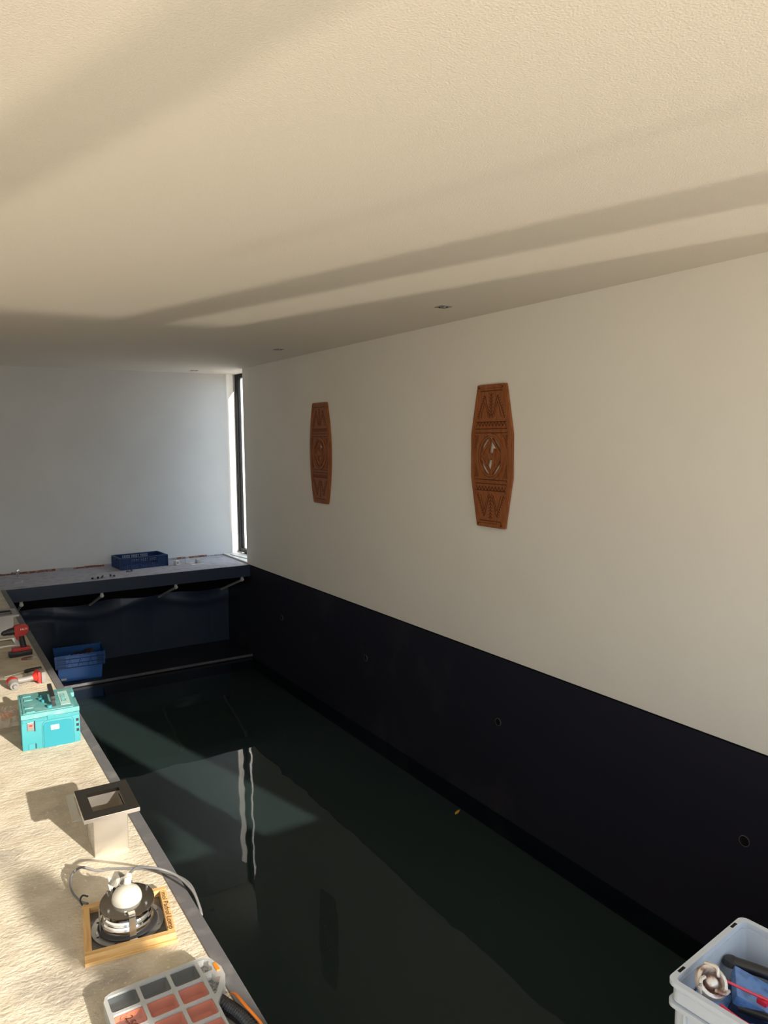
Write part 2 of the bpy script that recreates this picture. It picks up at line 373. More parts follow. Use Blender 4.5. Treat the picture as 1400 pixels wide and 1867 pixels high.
# wrinkled back sheet
m = MB(); NX, NZ = 120, 24; g = []
for i in range(NX + 1):
    col = []
    x = 0.773 + (WX - 0.773) * i / NX
    for j in range(NZ + 1):
        z = BZ + (0.80) * j / NZ; t = j / NZ
        seam = sum(math.exp(-((x - (0.98 + 0.42 * k)) / 0.012) ** 2) for k in range(7))
        y = 10.30 - 0.020 * sin(3.6 * x + 2.2 * t) * (0.3 + t) - 0.022 * t ** 4 * (1 + sin(8.5 * x - 1.0)) - 0.02 * math.exp(-((t - 0.86 + 0.07 * sin(4.2 * x)) / 0.07) ** 2) + 0.004 * seam
        if j == NZ: z += 0.012 * sin(6.8 * x)
        col.append(m.bm.verts.new((x, y, z)))
    g.append(col)
for i in range(NX):
    for j in range(NZ): m.bm.faces.new((g[i][j], g[i + 1][j], g[i + 1][j + 1], g[i][j + 1]))
structure(m.build('wall_pool_far', 'navy', smooth=80))
m = MB(); m.box(0.723, 10.34, -1.3, WX + 0.01, YF + 0.001, -0.13); m.box(0.7232, YL, -1.25, 0.7745, YF, -0.13); structure(m.build('wall_recess', 'black'))  # recess blacked out: the shade under the ledge is put into the colour
# raw joint between ledge and far wall
m = MB(); random.seed(3); x = 0.75
while x < 3.5:
    wd = random.uniform(0.04, 0.16)
    m.box(x, YF - random.uniform(0.010, 0.028), -0.001, x + wd + 0.01, YF + 0.001, random.uniform(0.018, 0.03), mi=0 if random.random() < 0.9 else 1, bev=0.003, seg=1); x += wd
while x < 3.95:
    wd = random.uniform(0.02, 0.06)
    m.box(x, YF - random.uniform(0.005, 0.02), -0.001, x + wd, YF + 0.001, random.uniform(0.008, 0.02), mi=1, bev=0.003, seg=1); x += wd + 0.01
structure(m.build('trim_5', ['brick', 'screed_far']))

# corner slit window in the right wall
m = MB(); x0, x1 = 4.03, 4.09
m.box(x0, 9.5, 0.035, x1, YF, 0.09); m.box(x0, 9.5, CZ - 0.06, x1, YF, CZ); m.box(x0, YF - 0.075, 0.09, x1, YF, CZ - 0.06); m.box(x0, 9.5, 0.09, x1, 9.57, CZ - 0.06)
w1 = structure(m.build('window_1', 'frame_black'))
m = MB(); m.box(4.055, 9.57, 0.09, 4.061, YF - 0.07, CZ - 0.06); m.build('pane', 'glass', w1)
m = MB(); m.box(3.775, 9.5, 0.0, 4.03, YF, 0.022, bev=0.004); m.build('window_sill', 'white', w1)
m = MB()
for yy in (10.10, 10.24): m.box(4.10, yy, 0.05, 4.125, yy + 0.03, CZ - 0.05)
m.build('blind_guide', 'white', w1)
# water
m = MB(); q = [m.bm.verts.new(c + (WZ,)) for c in ((PX - .001, PY - .001), (WX + .001, PY - .001), (WX + .001, YL - .011), (PX - .001, YL - .011))]; m.bm.faces.new(q)
structure(m.build('floor_water', 'water'))
m = MB(); m.box(PX - 0.001, PY - 0.001, -1.95, WX + 0.001, YL + 0.02, WZ - 0.17); structure(m.build('floor_silt', 'silt'))

# ------------------------------------------------------------------ unseen plants added behind the viewer to shade the screed, pool and ceiling
def blocker_plant(label, cat, name, x, y, stem, blobs, n, seed, leaf=(0.025, 0.05)):
    sh = thing(name, label, cat, (x, y, -0.2)); random.seed(seed)
    m = MB(); m.cyl((0, 0, 0), (0, 0, stem), 0.014, 0.012, 8)
    for bx_, bz_, rx_, rz_ in blobs: m.cyl((0, 0, max(0.2, min(stem, bz_ - 0.3))), (bx_, 0, bz_), 0.018, 0.008, 6)
    m.build('stem', 'bark', sh)
    m = MB(); vol = [a[2] * a[3] for a in blobs]
    for k in range(n):
        b = random.choices(blobs, vol)[0]
        while True:
            q = Vector((random.uniform(-1, 1), random.uniform(-1, 1), random.uniform(-1, 1)))
            if q.length < 1: break
        c = Vector((b[0] + q.x * b[2], q.y * min(b[2], 0.25), b[1] + q.z * b[3])); s_ = random.uniform(*leaf)
        n_ = Vector((random.uniform(-1, 1), random.uniform(-1, 1), random.uniform(-1, 1))).normalized(); u = n_.orthogonal().normalized() * s_; v = n_.cross(u) * 0.55
        vv = [m.bm.verts.new(c + w_) for w_ in (-u, v, u, -v)]; m.bm.faces.new(vv)
    m.build('foliage', 'bush', sh)['kind'] = 'stuff'
blocker_plant('slim shrub added unseen outside the open end of the hall as sun blocker', 'shrub', 'blocker_shrub', 1.92, -3.0, 1.7,
             [(0.05, 0.9, 0.135, 0.75), (0.03, 1.5, 0.15, 0.5), (-0.06, 1.9, 0.12, 0.30), (-0.12, 2.25, 0.08, 0.15)], 4500, 11, (0.04, 0.065))
blocker_plant('small round-crowned tree added unseen beyond the slim shrub as sun blocker', 'tree', 'blocker_tree', 3.55, -4.0, 2.2,
             [(-0.55, 2.05, 0.30, 0.45), (-0.15, 2.5, 0.30, 0.40), (0.25, 2.75, 0.38, 0.62), (0.05, 3.05, 0.30, 0.45)], 3600, 12, (0.05, 0.09))

# ------------------------------------------------------------------ carved wall plaques
def plaque(y_c, z_c, label, curved):
    t = thing('carved_plaque', label, 'wall carving', (WX - 0.004, y_c, z_c), 0, 'carved wood plaques on the right wall')
    # local frame: u to the right of the picture (-y), v up, n out of the wall (-x)
    Mp = frame_M((0, 0, 0), (0, -1, 0), (0, 0, 1))
    H2, TW, MW = 0.55, 0.163, 0.238
    if curved:
        pts = []
        for k in range(25):
            v = -H2 + 2 * H2 * k / 24; pts.append((TW + (MW - TW) * (1 - abs(v / H2) ** 2.0), v))
        outer = pts + [(-a, b) for a, b in reversed(pts)]
        wid = lambda v: TW + (MW - TW) * (1 - abs(v / H2) ** 2.0)
    else:
        outer = [(TW, -H2), (MW, -0.16), (MW, 0.17), (TW, H2), (-TW, H2), (-MW, 0.17), (-MW, -0.16), (-TW, -H2)]
        wid = lambda v: MW if -0.16 < v < 0.17 else TW + (MW - TW) * (H2 - abs(v)) / (H2 - (0.17 if v > 0 else 0.16))
    RU, RV = 0.128, 0.150
    m = MB(); m.prism(outer, 0.0, 0.020, [circ(0, 0, RU, 40, RV)], M=Mp)
    # raised border following the outline
    T0, T1 = 0.0195, 0.0275
    def strip(a, b, wd, z0=T0, z1=T1, mi=0):
        a, b = Vector((*a, 0)), Vector((*b, 0)); d = (b - a).normalized(); n_ = Vector((-d.y, d.x, 0)) * wd / 2
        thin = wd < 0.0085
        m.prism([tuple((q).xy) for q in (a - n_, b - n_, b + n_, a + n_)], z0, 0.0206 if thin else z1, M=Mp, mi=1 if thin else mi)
    inner = [(x * (1 - 0.022 / max(0.05, abs(x))), y * (1 - 0.014 / H2) if abs(y) > 0.5 else y) for x, y in outer]
    for i in range(len(inner)):
        strip(inner[i], inner[(i + 1) % len(inner)], 0.030)
    for sgn in (1, -1):
        for v, wdt in ((0.512, 0.012), (0.275, 0.012), (0.222, 0.012), (0.190, 0.010)):
            ww = wid(v) - 0.045; strip((-ww, sgn * v), (ww, sgn * v), wdt); strip((-ww, sgn * (v - wdt / 2 - .004)), (ww, sgn * (v - wdt / 2 - .004)), 0.007)
        ww = wid(0.25) - 0.05; n = 9                       # zigzag band
        for k in range(n):
            a = -ww + 2 * ww * k / n; b = a + 2 * ww / n
            strip((a, sgn * 0.232), ((a + b) / 2, sgn * 0.266), 0.008); strip(((a + b) / 2, sgn * 0.266), (b, sgn * 0.232), 0.008)
        # two notched triangles either side of a rising palm
        for q in (1, -1):
            base = [(q * 0.012, 0.292), (q * 0.072, 0.465), (q * 0.155, 0.292)]
            strip((base[0][0], sgn * base[0][1]), (base[1][0], sgn * base[1][1]), 0.008); strip((base[1][0], sgn * base[1][1]), (base[2][0], sgn * base[2][1]), 0.008)
            for k in range(9):
                u = base[1][0] + (base[2][0] - base[1][0]) * k / 9 + q * 0.012; v = base[1][1] + (base[2][1] - base[1][1]) * k / 9
                strip((u - 0.006, sgn * (v - 0.004)), (u + 0.006, sgn * (v + 0.004)), 0.006)
            strip((q * 0.030, sgn * 0.300), (q * 0.075, sgn * 0.420), 0.006); strip((q * 0.120, sgn * 0.300), (q * 0.075, sgn * 0.420), 0.006)
        for k in range(7):
            v = 0.31 + 0.025 * k
            strip((0, sgn * v), (0.022, sgn * (v + 0.022)), 0.006); strip((0, sgn * v), (-0.022, sgn * (v + 0.022)), 0.006)
        strip((0, sgn * 0.30), (0, sgn * 0.49), 0.006)
        for q in (1, -1):                                  # fans in the corners round the ring
            for k in range(4): strip((q * (0.145 + 0.016 * k), sgn * 0.165), (q * (0.185), sgn * (0.060 + 0.03 * k)), 0.006)
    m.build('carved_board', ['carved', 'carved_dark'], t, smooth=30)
    m = MB()
    m.prism(circ(0, 0, 0.158, 48, 0.178), 0.0195, 0.031, [circ(0, 0, 0.142, 48, 0.162)], M=Mp)
    m.prism(circ(0, 0, 0.137, 48, 0.158), 0.0060, 0.027, [circ(0, 0, 0.124, 48, 0.146)], M=Mp)
    m.build('ring', 'carved', t, smooth=30)
    m = MB()
    def bar(a, b, wd, z0, z1):
        strip2 = Vector((b[0] - a[0], b[1] - a[1], 0)).normalized(); n_ = Vector((-strip2.y, strip2.x)) * wd / 2
        m.prism([(a[0] - n_.x, a[1] - n_.y), (b[0] - n_.x, b[1] - n_.y), (b[0] + n_.x, b[1] + n_.y), (a[0] + n_.x, a[1] + n_.y)], z0, z1, M=Mp)
        L = math.hypot(b[0] - a[0], b[1] - a[1]); n = int(L / 0.014)
        for k in range(n):
            u = (k + 0.5) / n; c = (a[0] + (b[0] - a[0]) * u, a[1] + (b[1] - a[1]) * u)
            m.prism(circ(c[0], c[1], 0.0045, 6), z1 - 0.001, z1 + 0.003, M=Mp)
    for a, b in (((-0.01, 0.135), (-0.122, 0.0)), ((0.01, 0.135), (0.122, 0.0)), ((-0.122, 0.0), (0.0, -0.14)), ((0.122, 0.0), (0.0, -0.14))): bar(a, b, 0.020, 0.006, 0.021)
    for q in (-1, 1): m.prism([(q * 0.116, 0.0), (q * 0.052, 0.078), (q * 0.040, 0.0), (q * 0.046, -0.082)], 0.004, 0.012, M=Mp)
    bar((-0.012, 0.130), (-0.045, -0.060), 0.022, 0.010, 0.025); bar((0.045, 0.060), (0.012, -0.130), 0.022, 0.010, 0.025)
    m.prism(circ(0, 0, 0.026, 20), 0.008, 0.028, M=Mp)
    m.build('lattice', 'carved', t, smooth=30)
    return t
plaque(4.367, 1.570, 'carved brown wood plaque with straight tapered ends, nearer of the two on the white wall', False)
plaque(7.224, 1.555, 'carved brown wood plaque with softly curved sides, farther along wall towards corner window', True)

# ------------------------------------------------------------------ ceiling downlights
d0 = thing('downlight', 'square recessed ceiling spotlight nearest the viewer', 'ceiling light', (3.28, 4.36, CZ), 0, 'recessed spotlights in the ceiling')
m = MB(); m.prism([(-0.045, -0.045), (0.045, -0.045), (0.045, 0.045), (-0.045, 0.045)], -0.005, 0.001, [circ(0, 0, 0.037, 24)]); m.build('trim_plate', 'grey_metal', d0)
m = MB(); m.lathe([(0.037, -0.004), (0.0365, -0.0015), (0.0, -0.0015)]); m.build('recess', 'hole', d0)
m = MB(); m.lathe([(0.022, -0.002), (0.020, -0.006), (0.0, -0.009)]); m.build('lens', 'chrome', d0, smooth=60)
dup(d0, (3.30, 7.28, CZ), 'square recessed ceiling spotlight in the middle of the row, above the far plaque')
dup(d0, (3.29, 10.05, CZ), 'tiny square recessed ceiling spotlight close to the far wall')

# ------------------------------------------------------------------ fittings in the liner wall
fl = ('round white-rimmed pool fitting in black liner, nearest, above grey box', 'round white-rimmed pool fitting in black liner below the nearer plaque',
      'small round pool fitting in black liner right of the bench', 'tiny pool fitting on black liner near the far corner')
f0 = thing('pool_fitting', fl[0], 'pool nozzle', (WX, 2.22, -0.532), 0, 'wall fittings along the black liner')
Mf = frame_M((0, 0, 0), (0, -1, 0), (0, 0, 1))
m = MB(); m.prism(circ(0, 0, 0.031, 28), -0.001, 0.006, [circ(0, 0, 0.028, 28)], M=Mf); m.build('rim', 'grey_metal', f0, smooth=30)
m = MB(); m.prism(circ(0, 0, 0.0285, 24), 0.0, 0.004, M=Mf); m.build('face', 'hole', f0)
for (yy, lb) in zip((4.28, 6.32, 8.38), fl[1:]): dup(f0, (WX, yy, -0.53), lb)

# ------------------------------------------------------------------ threaded struts under the ledge
sl = ('threaded metal strut under ledge, rightmost, by the black side wall', 'threaded metal strut under ledge below the white plastic bits',
      'threaded metal strut under ledge above the right side of the blue bin', 'threaded metal strut end at the left pool corner beside red drill')
s0 = thing('ledge_strut', sl[0], 'strut', (3.66, YL + 0.03, -0.158), 0, 'metal struts below the far ledge')
m = MB(); m.tube([(0, 0, -0.045), (0, 0.84, -0.32)], 0.015, n=8, sub=70, ripple=(1, 0.0025)); m.build('rod', 'galv', s0)
m = MB(); m.cyl((0, -0.02, -0.038), (0, 0.02, -0.051), 0.024, n=6); m.cyl((0, -0.05, -0.030), (0, 0.02, -0.051), 0.012, n=8); m.box(-0.016, -0.012, -0.05, 0.016, 0.012, 0.0); m.build('bracket', 'galv', s0)
for x, lb in ((2.75, sl[1]), (1.83, sl[2]), (0.93, sl[3])): dup(s0, (x, YL + 0.03, -0.158), lb)

# ------------------------------------------------------------------ blue things at the far end
def lattice_crate():
    t = thing('lattice_crate', 'dark blue perforated plastic crate standing on the far ledge', 'crate', (2.49, 10.18, 0.0), radians(4))
    W, D, H = 0.31, 0.20, 0.155
    m = MB(); m.box(-W + .02, -D + .02, 0.0, W - .02, D - .02, 0.008)
    def side(p0, p1, n):
        p0, p1 = Vector(p0), Vector(p1); L = (p1 - p0).length; d = (p1 - p0).normalized()
        Ms = frame_M(p0, d, (0, 0, 1)); m.box(0, 0, -0.004, L, 0.018, 0.004, M=Ms); m.box(-0.004, H - 0.020, -0.010, L + 0.004, H, 0.010, M=Ms, bev=0.003, seg=1); m.box(0, 0.085, -0.003, L, 0.098, 0.003, M=Ms)
        for k in range(n + 1):
            u = L * k / n; m.box(u - 0.010, 0, -0.006, u + 0.010, H - 0.01, 0.006, M=Ms)
            if k < n:
                for q in range(1, 4): uu = u + L / n * q / 4; m.box(uu - 0.0035, 0, -0.0025, uu + 0.0035, H - 0.01, 0.0025, M=Ms)
        for z in (0.045, 0.068, 0.115): m.box(0, z - .0035, -0.0025, L, z + .0035, 0.0025, M=Ms)
        m.box(0, 0.095, -0.0015, L * 0.22, H - .02, 0.0015, M=Ms); m.box(L * 0.78, 0.0, -0.0015, L, H - .02, 0.0015, M=Ms)
    side((-W, -D, 0), (W, -D, 0), 5); side((W, -D, 0), (W, D, 0), 3); side((W, D, 0), (-W, D, 0), 5); side((-W, D, 0), (-W, -D, 0), 3)
    m.build('basket', 'blue_dark', t)
    for sx_ in (-1, 1):
        m = MB(); m.box(sx_ * (W + 0.012) - 0.006, -0.05, 0.118, sx_ * (W + 0.012) + 0.006, 0.05, 0.140, bev=0.004, seg=1); m.build('handle', 'blue_dark', t)
lattice_crate()
def blue_bin():
    t = thing('storage_bin', 'open bright blue plastic bin standing on the pool bench', 'storage bin', (1.575, 9.72, BZ), radians(-5))
    bx, by, tx, ty, H = 0.245, 0.17, 0.285, 0.215, 0.335
    m = MB()
    def ringv(x, y, z): return [m.bm.verts.new(q) for q in ((-x, -y, z), (x, -y, z), (x, y, z), (-x, y, z))]
    rs = [ringv(bx, by, 0), ringv(bx + .012, by + .012, 0.17), ringv(tx, ty, 0.175), ringv(tx + .006, ty + .006, H), ringv(tx - .004, ty - .004, H), ringv(tx - .010, ty - .010, 0.18), ringv(bx, by, 0.165), ringv(bx - .008, by - .008, 0.008)]
    for a, b in zip(rs, rs[1:]):
        for k in range(4): m.bm.faces.new((a[k], a[(k + 1) % 4], b[(k + 1) % 4], b[k]))
    m.bm.faces.new(rs[0]); m.bm.faces.new(rs[-1])
    m.build('body', 'blue', t)
    m = MB(); yf = -ty - 0.001                              # ribs and grid on the skirt
    def rib(x0_, z0_, x1_, z1_, w_=0.004):
        d = Vector((x1_ - x0_, z1_ - z0_)).normalized(); n_ = Vector((-d.y, d.x)) * w_ / 2
        Mr = frame_M((0, yf + 0.001 - 0.004, 0), (1, 0, 0), (0, 0, 1))
        m.prism([(x0_ - n_.x, z0_ - n_.y), (x1_ - n_.x, z1_ - n_.y), (x1_ + n_.x, z1_ + n_.y), (x0_ + n_.x, z0_ + n_.y)], -0.005, 0.007, M=Mr)
    for z in (0.182, 0.235, 0.290, 0.328): rib(-0.282, z, 0.282, z, 0.006)
    for k in range(9): rib(-0.275 + 0.013 * k, 0.19, -0.275 + 0.013 * k, 0.325, 0.003); rib(0.275 - 0.010 * k, 0.19, 0.275 - 0.010 * k, 0.325, 0.003)
    for k in range(6): rib(-0.278, 0.195 + .022 * k, -0.165, 0.195 + .022 * k, 0.003); rib(0.19, 0.195 + .022 * k, 0.278, 0.195 + .022 * k, 0.003)
    for a in (-0.12, 0.0, 0.12): rib(a - .03, 0.19, a, 0.29); rib(a + .03, 0.19, a, 0.29); rib(a, 0.29, a, 0.328)
    m.build('skirt_rib', 'blue_dark', t)
    m = MB(); m.box(-0.29, -0.225, 0.327, 0.29, -0.217, 0.340)
    for k in range(12): m.box(-0.28 + k * .05, -0.222, 0.338, -0.262 + k * .05, -0.214, 0.346)
    m.build('rim', 'blue', t); m = MB()
    for k in range(12): m.box(-0.28 + k * .05, 0.212, 0.332, -0.262 + k * .05, 0.220, 0.344)
    m.box(-0.29, 0.211, 0.327, 0.29, 0.219, 0.338)
    m.build('rim', 'blue', t)
    m = MB(); Ml = frame_M((-0.195, -0.1835, 0.035), (1, 0, 0), (0, 0, 1)); m.box(-0.03, -0.012, -0.001, 0.03, 0.012, 0.002, M=Ml); m.build('sticker', 'white_plastic', t)
    c = MB(); random.seed(5)
    for k in range(10):
        a = random.uniform(-.6, .6); c.box(-0.16 + .03 * k, -.1, .20 + .012 * k * (k < 5) + .006, -0.12 + .03 * k, .12, .215 + .008 * k, bev=0.004, M=Matrix.Rotation(a * .25, 4, 'Z'))
    o = c.build('scrap_pile', mat('brown scraps', (0.13, 0.07, 0.06), 0.8), None, loc=(1.60, 9.74, BZ - 0.19))
    o.location.z = BZ + 0.02 - 0.0; o.rotation_euler.z = radians(-5)
    tag(o, 'brownish scraps lying inside the blue bin on the pool bench', 'scraps'); o['kind'] = 'stuff'
blue_bin()

# small loose things on the ledge
rl = ('loose chrome spotlight ring on ledge edge, leftmost of the row', 'loose chrome spotlight ring on ledge edge, second from the left',
      'loose chrome spotlight ring on ledge edge, third from the left', 'loose chrome spotlight ring on ledge just in front of the blue crate')
r0 = thing('spotlight_ring', rl[0], 'spotlight ring', (1.775, 9.50, 0.0), 0.3, 'chrome rings on the far ledge')
m = MB(); m.prism(circ(0, 0, 0.042, 20), 0.0, 0.010, [circ(0, 0, 0.030, 20)]); m.build('ring', 'chrome', r0, smooth=30)
for q in (-1, 1):
    m = MB(); m.box(q * 0.037 - 0.013, -0.006, 0.008, q * 0.037 + 0.013, 0.006, 0.030, bev=0.002, seg=1); m.build('spring_clip', 'rubber', r0)
for (x, y, a), lb in zip(((1.865, 9.54, 1.2), (1.99, 9.56, 2.0), (2.255, 9.78, 0.6)), rl[1:]): dup(r0, (x, y, 0), lb, a)
def bit(name, label, cat, x, y, parts, material, rz=0, group=None, z=0.0):
    m = MB()
    for b in parts: m.box(*b, bev=0.002, seg=1)
    o = m.build(name, material, None, loc=(x, y, z)); o.rotation_euler.z = rz; return tag(o, label, cat, group)
bit('plastic_housing', 'white plastic block standing on ledge just right of blue crate', 'plastic part', 2.93, 9.97, [(-0.03, -0.03, 0, 0.03, 0.03, 0.008), (-0.03, -0.03, 0, -0.018, 0.03, 0.06), (0.018, -0.03, 0, 0.03, 0.03, 0.06), (-.03, -.03, .05, .03, .0, .062)], 'white', 0.3)
bit('plastic_bracket', 'white plastic bracket lying in the middle of the bits on the ledge', 'plastic part', 3.08, 9.97, [(-0.09, -0.02, 0, 0.09, 0.02, 0.01), (-0.03, -0.02, 0, -0.02, 0.02, 0.07), (0.02, -0.02, 0, 0.03, 0.02, 0.06), (-.03, -.02, .06, .03, .02, .07)], 'white', -0.3)
bit('plastic_box', 'small grey and white plastic box on ledge, nearest the window', 'plastic part', 3.24, 10.00, [(-0.03, -0.03, 0, 0.03, 0.03, 0.05), (-0.02, -0.035, 0.012, 0.02, -0.028, 0.04)], 'white_plastic', 0.2)
bit('plastic_offcut', 'flat white offcut lying on ledge in front of the plastic bits', 'plastic part', 3.19, 9.84, [(-0.10, -0.012, 0, 0.10, 0.012, 0.006)], 'white', 0.1)
bit('window_batten', 'loose white strip lying on the ledge below the slit window', 'batten', 3.88, 9.93, [(-0.03, -0.34, 0, 0.03, 0.34, 0.012)], 'white', 0.12, z=0.022)
o = MB(); o.lathe([(0.0, 0), (0.030, 0.0), (0.032, 0.01), (0.012, 0.02), (0.010, 0.05), (0.022, 0.07), (0.026, 0.10), (0.020, 0.115), (0.0, 0.118)], n=16)
tag(o.build('valve', 'chrome', None, smooth=40, loc=(0.975, 10.12, 0.0)), 'small shiny valve standing on the left end of the ledge', 'valve')
bit('metal_clip', 'small flat metal clip lying on ledge in front of the shiny valve', 'clip', 0.95, 9.80, [(-0.05, -0.015, 0, 0.05, 0.015, 0.008), (0.03, -0.015, 0, 0.05, 0.015, 0.03)], 'galv', 0.3)

# ------------------------------------------------------------------ deck, far end: second skimmer housing, loose trim, drill
def skimmer(label, loc, rz=0.0, slots=True):
    t = thing('skimmer_housing', label, 'skimmer', loc, rz, 'stainless skimmer housings on the screed')
    # local: plate spans x -0.108..0.108, y -0.145..0.145 at the top; tube below
    hx0, hx1, hy0, hy1 = -0.066, 0.066, -0.085, 0.085
    m = MB(); m.prism([(-0.108, -0.145), (0.108, -0.145), (0.108, 0.145), (-0.108, 0.145)], 0.184, 0.199, [[(hx0, hy0), (hx1, hy0), (hx1, hy1), (hx0, hy1)]])
    m.build('top_plate', 'steel_top', t)
    m = MB(); m.prism([(-0.1087, -0.1457), (0.1087, -0.1457), (0.1087, 0.1457), (-0.1087, 0.1457)], 0.183, 0.198, [[(-0.1079, -0.1449), (0.1079, -0.1449), (0.1079, 0.1449), (-0.1079, 0.1449)]]); m.build('plate_edge', 'steel', t)
    m = MB(); T = 0.002; X, Y = 0.068, 0.087
    m.box(-X, -Y, 0, X, -Y + T, 0.1845); m.box(-X, Y - T, 0, X, Y, 0.1845); m.box(X - T, -Y, 0, X, Y, 0.1845)
    # left side: perforated sheet
    n = 9; zz = [0.0, 0.012] + [0.03 + 0.017 * k for k in range(9)]
    holes = [circ(-Y + 0.022 + 0.0165 * i, 0.02 + 0.0155 * j, 0.0048, 8) for i in range(9) for j in range(10)]
    m.prism([(-Y, 0), (Y, 0), (Y, 0.1845), (-Y, 0.1845)], 0, T, holes, M=frame_M((-X, 0, 0), (0, 1, 0), (0, 0, 1)))
    m.build('perforated_box', 'steel', t)
    m = MB()
    for k in range(10): m.box(X - 0.004, -0.07 + 0.0155 * k, 0.168, X - T + 0.0002, -0.062 + 0.0155 * k, 0.176)
    m.build('overflow_slot', 'hole', t)
    return t
skimmer('near stainless skimmer housing with framed top standing on the screed', (0.593, 3.165, 0.0), radians(-2))
skimmer('far stainless skimmer housing cut by the left picture edge, behind the red drill', (0.565, 7.22, 0.0), radians(1))
def trim_frame(label, x, y, rz, tilt):
    m = MB(); m.prism([(-0.105, -0.135), (0.105, -0.135), (0.105, 0.135), (-0.105, 0.135)], 0, 0.004, [rrect(-0.078, -0.108, 0.078, 0.108, 0.006)])
    m.prism(rrect(-0.112, -0.140, 0.112, 0.140, 0.01), -0.006, 0.0, [rrect(-0.100, -0.128, 0.100, 0.128, 0.004)])
    o = m.build('skimmer_trim', 'white_plastic' if tilt else 'steel', None, loc=(x, y, 0.007)); o.rotation_euler = (0, tilt, rz); return tag(o, label, 'trim frame', 'flat skimmer frames lying on the screed')
trim_frame('flat pale rectangular frame lying on screed behind near skimmer housing', 0.613, 3.56, radians(-3), 0.001)
trim_frame('flat rectangular steel frame lying on screed in front of the far skimmer housing', 0.525, 6.88, radians(2), 0.0)
m = MB(); m.prism(circ(0, 0, 0.058, 28), 0, 0.006, [circ(0, 0, 0.016, 16)]); m.lathe([(0.05, 0.006), (0.03, 0.012), (0.016, 0.009)], n=28)
tag(m.build('flange_ring', 'steel', None, smooth=40, loc=(0.655, 6.30, 0.0)), 'round flat metal flange lying on screed in front of the red drill', 'flange')

def drill_standing():
    t = thing('cordless_drill', 'red and black cordless drill standing upright on its battery', 'drill', (0.618, 6.44, 0.0), radians(6))
    # local: chuck towards -x
    m = MB(); m.box(-0.095, -0.035, 0.0, 0.075, 0.035, 0.042, bev=0.010); m.build('battery', 'rubber', t, smooth=40)
    m = MB(); m.box(-0.068, -0.034, 0.042, 0.062, 0.034, 0.070, bev=0.010); m.box(-0.075, -0.02, 0.040, 0.045, 0.02, 0.052, bev=0.004); m.build('foot', 'red', t, smooth=40)
    m = MB(); m.tube([(0.018, 0, 0.065), (0.008, 0, 0.12), (0.0, 0, 0.175)], 0.021, n=14, radii=(0.024, 0.021)); m.build('grip', 'rubber', t, smooth=60)
    m = MB(); Mz = frame_M((0, 0, 0.212), (1, 0, 0), (0, 0, 1))
    m.prism(rrect(-0.050, -0.030, 0.055, 0.038, 0.026), -0.032, 0.032, M=Mz); m.prism([(-0.045, -0.048), (0.030, -0.048), (0.045, -0.02), (-0.05, -0.02)], -0.024, 0.024, M=Mz)
    bmesh.ops.bevel(m.bm, geom=m.bm.edges[:], offset=0.004, segments=2, affect='EDGES') if False else None
    m.build('motor_housing', 'red', t, smooth=40)
    m = MB(); m.cyl((-0.048, 0, 0.208), (-0.095, 0, 0.203), 0.031, 0.026, 20); m.cyl((-0.095, 0, 0.203), (-0.128, 0, 0.199), 0.023, 0.020, 20); m.cyl((-0.128, 0, 0.199), (-0.142, 0, 0.197), 0.017, 0.008, 16)
    m.build('chuck', 'rubber', t, smooth=40)
    m = MB(); m.box(-0.034, -0.011, 0.135, -0.014, 0.011, 0.160, bev=0.004); m.build('trigger', 'red', t)
    m = MB(); m.cyl((0.050, 0, 0.215), (0.062, 0, 0.215), 0.028, 0.024, 20); m.build('end_cap', 'rubber', t, smooth=40)
    text_mesh('brand_lettering', 'HILTI', 0.022, frame_M((0.018, -0.0325, 0.218), (1, 0, 0), (0, 0, 1)), 'white', t)
drill_standing()
def drill_lying():
    t = thing('impact_driver', 'red and grey cordless driver lying on its side behind turquoise case', 'drill', (0.585, 5.63, 0.0), radians(8))
    m = MB(); m.lathe([(0.0, -0.045), (0.030, -0.045), (0.038, -0.02), (0.036, 0.02), (0.022, 0.045), (0.0, 0.048)], n=24, M=Matrix.Translation((-0.115, 0.005, 0.038)) @ Matrix.Rotation(radians(78), 4, 'X')); m.build('motor_housing', 'red', t, smooth=50)
    m = MB(); m.cyl((-0.118, -0.028, 0.036), (-0.120, -0.072, 0.030), 0.036, 0.028, 22); m.cyl((-0.120, -0.072, 0.030), (-0.121, -0.09, 0.028), 0.016, 0.012, 16); m.build('nose', 'tool_grey', t, smooth=40)
    m = MB(); m.tube([(-0.085, 0.0, 0.042), (-0.03, 0.002, 0.040), (0.03, 0.0, 0.044)], 0.021, n=14); m.build('grip', 'tool_grey', t, smooth=60)
    m = MB(); m.cyl((0.015, 0, 0.044), (0.045, 0, 0.048), 0.022, 0.040, 20); m.box(0.040, -0.045, 0.006, 0.062, 0.055, 0.085, bev=0.008); m.build('foot', 'red', t, smooth=40)
    m = MB(); m.box(0.062, -0.050, 0.004, 0.094, 0.066, 0.082, bev=0.008); m.build('battery', 'tool_grey', t, smooth=40)
drill_lying()
t = thing('screwdriver', 'long screwdriver with black grip lying between the two red drills', 'screwdriver', (0.585, 5.92, 0.012), radians(16))
m = MB(); m.tube([(0.0, 0, 0.002), (0.05, 0, 0.003), (0.115, 0, 0.001)], 0.013, n=8, sub=3); m.cyl((-0.012, 0, 0.0015), (0.002, 0, 0.002), 0.008, 0.012, 10); m.build('grip', 'rubber', t, smooth=40)
m = MB(); m.cyl((-0.012, 0, 0.001), (-0.145, 0, -0.006), 0.0035, n=8); m.box(-0.150, -0.004, -0.008, -0.140, 0.004, -0.004); m.build('blade', 'galv', t, smooth=40)

